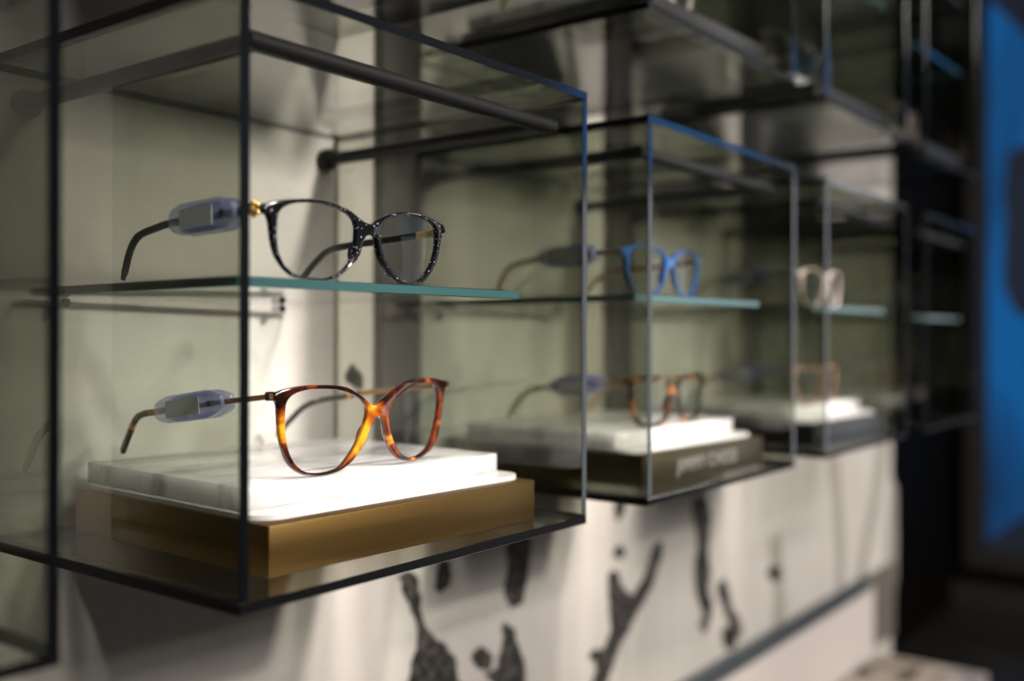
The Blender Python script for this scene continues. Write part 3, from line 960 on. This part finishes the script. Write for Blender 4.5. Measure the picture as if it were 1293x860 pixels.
PL = ['in the case cut off at the left edge', 'in the sharp foreground case', 'in the second case of the lower row', 'in the third case of the lower row', 'in the farthest lower case']
PU = [None, 'in the upper case over the foreground one', 'in the upper case over the blue pair', 'in the upper case over the third lower one', 'in the farthest upper case']
BASE_MAT = ['bronze_dark', 'brass', 'bronze_dark', 'gunmetal']
BASE_W = ['dark bronze display base', 'brushed brass display base', 'dark bronze display base with pale lettering', 'grey metal display base']
for k in range(4):
    display_base(k, 0, BASE_MAT[k], BASE_W[k] + ' ' + PL[k], 'bases in the lower row', text=(k == 2))
    display_block(k, 0, 'white stone block %s, on its %s' % (PL[k], ['bronze base', 'brass base', 'lettered base', 'grey base'][k]), 'white blocks in the lower row')
for k in range(5):
    glass_shelf(k, 0, 'teal edged glass shelf ' + PL[k], 'glass shelves in the lower row')
for k in range(1, 5):
    display_base(k, 1, 'rod', 'black metal display base ' + PU[k], 'bases in the upper row')
    display_block(k, 1, 'white block on the base ' + PU[k], 'white blocks in the upper row')
    if k > 1:
        glass_shelf(k, 1, 'glass shelf ' + PU[k], 'glass shelves in the upper row')

BLK = BOT[0] + T + 0.0004 + 0.0705 + 0.0002 + 0.0412
BLK1 = BLK - BOT[0] + BOT[1]
def shelf_h(k, row=0):
    return BOT[row] + SH + SHIFT[k]
def dal(k):
    return 0.994 * (k - 1)

# the two sharp pairs
glasses('blk', 1.023, 1.050, shelf_h(1), 'glitter', 'black_acetate', None, 'glossy black glitter eyeglasses with gold hinges on the sharp glass shelf', None, hinge_jewels)
security_tag('blk', 1.023, 1.050, shelf_h(1), 25, 79, 16.5, 'lilac security tag clamped on the black eyeglasses in the foreground')
glasses('tort', 1.130, 1.147, BLK, 'tort', 'bronze', 'tort_dark', 'tortoiseshell eyeglasses on the white block in the foreground case')
security_tag('tort', 1.130, 1.147, BLK, 47, 115, 16.0, 'lilac security tag clamped on the tortoiseshell eyeglasses in the foreground')
# the blurred pairs
glasses('blk', 0.997 + dal(2), 1.080, shelf_h(2), 'blue', 'bronze', None, 'blue eyeglasses on the glass shelf in the second case')
security_tag('blk', 0.997 + dal(2), 1.080, shelf_h(2), 30, 84, 16.5, 'blurred lilac tag clamped on the blue eyeglasses')
glasses('square', 1.165 + dal(2), 1.150, BLK, 'tort_brown', 'amber', None, 'dark brown squarish eyeglasses on the white block in the second case')
security_tag('square', 1.165 + dal(2), 1.150, BLK, 30, 84, 16.5, 'blurred lilac tag clamped on the dark brown squarish eyeglasses')
glasses('blk', 0.985 + dal(3), 1.080, shelf_h(3), 'crystal', 'grey_acetate', None, 'pale crystal eyeglasses on the glass shelf in the third case')
security_tag('blk', 0.985 + dal(3), 1.080, shelf_h(3), 40, 94, 16.5, 'blurred lilac tag clamped on the pale crystal eyeglasses, third case shelf')
glasses('square', 1.15 + dal(3), 1.150, BLK, 'tort_tan', 'grey_acetate', None, 'tan blurred eyeglasses on the white block in the third case')
security_tag('square', 1.15 + dal(3), 1.150, BLK, 40, 94, 16.5, 'blurred lilac tag clamped on the tan eyeglasses, third case')
# the case cut off at the left
glasses('blk', 1.0 + dal(0), 1.060, shelf_h(0), 'amber', 'amber', None, 'amber eyeglasses on the shelf of the case at the left edge')
glasses('square', 1.10 + dal(0), 1.150, BLK, 'black_acetate', 'black_acetate', None, 'black eyeglasses on the block of the case at the left edge')
# upper row
glasses('blk', 1.10 + dal(2), 1.150, BLK1, 'crystal', 'amber', None, 'pale patterned eyeglasses at the top of the photo over the blue pair')
glasses('square', 1.10 + dal(3), 1.150, BLK1, 'grey_acetate', 'grey_acetate', None, 'grey eyeglasses in the upper case over the third lower case')
glasses('blk', 1.10 + dal(4), 1.150, BLK1, 'crystal', 'amber', None, 'pinkish blurred eyeglasses in the farthest upper case')

# ------------------------------------------------------------------ light
def spot(al, pe, h, tal, tpe, th, power, col=(1.0, 0.86, 0.68), size=70, blend=0.6, rad=0.035):
    d = bpy.data.lights.new('track_or_fill_spot', 'SPOT')
    d.energy = power
    d.color = col
    d.spot_size = math.radians(size)
    d.spot_blend = blend
    d.shadow_soft_size = rad
    o = bpy.data.objects.new('track_or_fill_spot', d)
    COL.objects.link(o)
    o.location = V(al, pe, h)
    o.rotation_euler = (V(tal, tpe, th) - V(al, pe, h)).to_track_quat('-Z', 'Y').to_euler()
    return o
for k, p in ((1, 300), (2, 380), (3, 260), (4, 120)):
    c = case_al(k) + 0.62
    spot(c + 0.9, -4.4, 3.1, c, 1.5, 0.10, p, (1.0, 0.93, 0.86), 14.5, 1.0, 0.10)
for k, p in ((1, 115), (2, 125), (3, 120)):
    c = case_al(k) + 0.45
    spot(c + 0.5, -2.4, 4.3, c, 1.25, -0.22, p, (1.0, 0.92, 0.84), 16, 1.0, 0.10)
for al, p in ((2.8, 75), (4.6, 125), (6.4, 170)):
    spot(al, -4.6, 4.3, al - 0.2, 1.6, -1.0, p, (1.0, 0.92, 0.85), 34, 1.0, 0.14)
for k, p in ((0, 110), (1, 120), (2, 120)):
    spot(-0.2 + 0.994 * k, -3.2, 2.6, 0.98 + 0.994 * k, 1.25, 0.03, p, (1.0, 0.96, 0.92), 8, 1.0, 0.05)  # added narrow spots that brighten the security tags
spot(0.4, -4.6, 4.3, 0.55, 1.65, -1.15, 85, (1.0, 0.92, 0.85), 24, 1.0, 0.14)  # added fill spot, lifts the lower wall at the left
def area(al, pe, h, sx, sy, power, col, tilt, yaw=0.0):
    d = bpy.data.lights.new('ceiling_panel', 'AREA')
    d.shape = 'RECTANGLE'
    d.size, d.size_y = sx, sy
    d.energy = power
    d.color = col
    o = bpy.data.objects.new('ceiling_panel', d)
    COL.objects.link(o)
    o.location = V(al, pe, h)
    o.rotation_euler = (math.radians(tilt), 0, math.radians(yaw))
area(1.2, -7.5, CEIL - 0.15, 1.4, 1.2, 120, (1.0, 0.96, 0.92), 34)  # added soft fill for the cases and the wall below them
area(11.0, -2.0, CEIL - 0.15, 1.0, 1.0, 16, (1.0, 0.95, 0.90), 0)  # added fill that brightens the far floor and walls

w = bpy.data.worlds.new('shop_ambient')
scene.world = w
w.use_nodes = True
w.node_tree.nodes['Background'].inputs[0].default_value = (0.9, 0.95, 1.0, 1)
w.node_tree.nodes['Background'].inputs[1].default_value = 0.05

# ------------------------------------------------------------------ camera
F_PX, CY, YAW, ROLL = 1267.76, 423.22, 0.91974, 0.00239
cam = bpy.data.cameras.new('camera')
cam.sensor_width = 36.0
cam.lens = F_PX / 1293.0 * 36.0
cam.shift_y = -(430.0 - CY) / 1293.0
cam.clip_start = 0.01
cam.dof.use_dof = True
cam.dof.focus_distance = 1.56 * S
cam.dof.aperture_fstop = 2.8
co = bpy.data.objects.new('camera', cam)
COL.objects.link(co)
Fw = Vector((math.sin(YAW), math.cos(YAW), 0))
R0 = Vector((math.cos(YAW), -math.sin(YAW), 0))
U0 = Vector((0, 0, 1))
Rr = R0 * math.cos(ROLL) + U0 * math.sin(ROLL)
Ur = U0 * math.cos(ROLL) - R0 * math.sin(ROLL)
co.matrix_world = Matrix.Translation((0, 0, EYE)) @ Matrix((Rr, Ur, -Fw)).transposed().to_4x4()
scene.camera = co

scene.view_settings.view_transform = 'Standard'
scene.view_settings.look = 'None'
scene.view_settings.exposure = 0.0
scene.view_settings.gamma = 1.0
scene.view_settings.use_curve_mapping = False
scene.cycles.max_bounces = 14
scene.cycles.transparent_max_bounces = 64
scene.cycles.glossy_bounces = 6
scene.cycles.transmission_bounces = 8
scene.cycles.use_denoising = True
scene.cycles.sample_clamp_indirect = 6.0
scene.cycles.caustics_reflective = False
scene.cycles.caustics_refractive = False
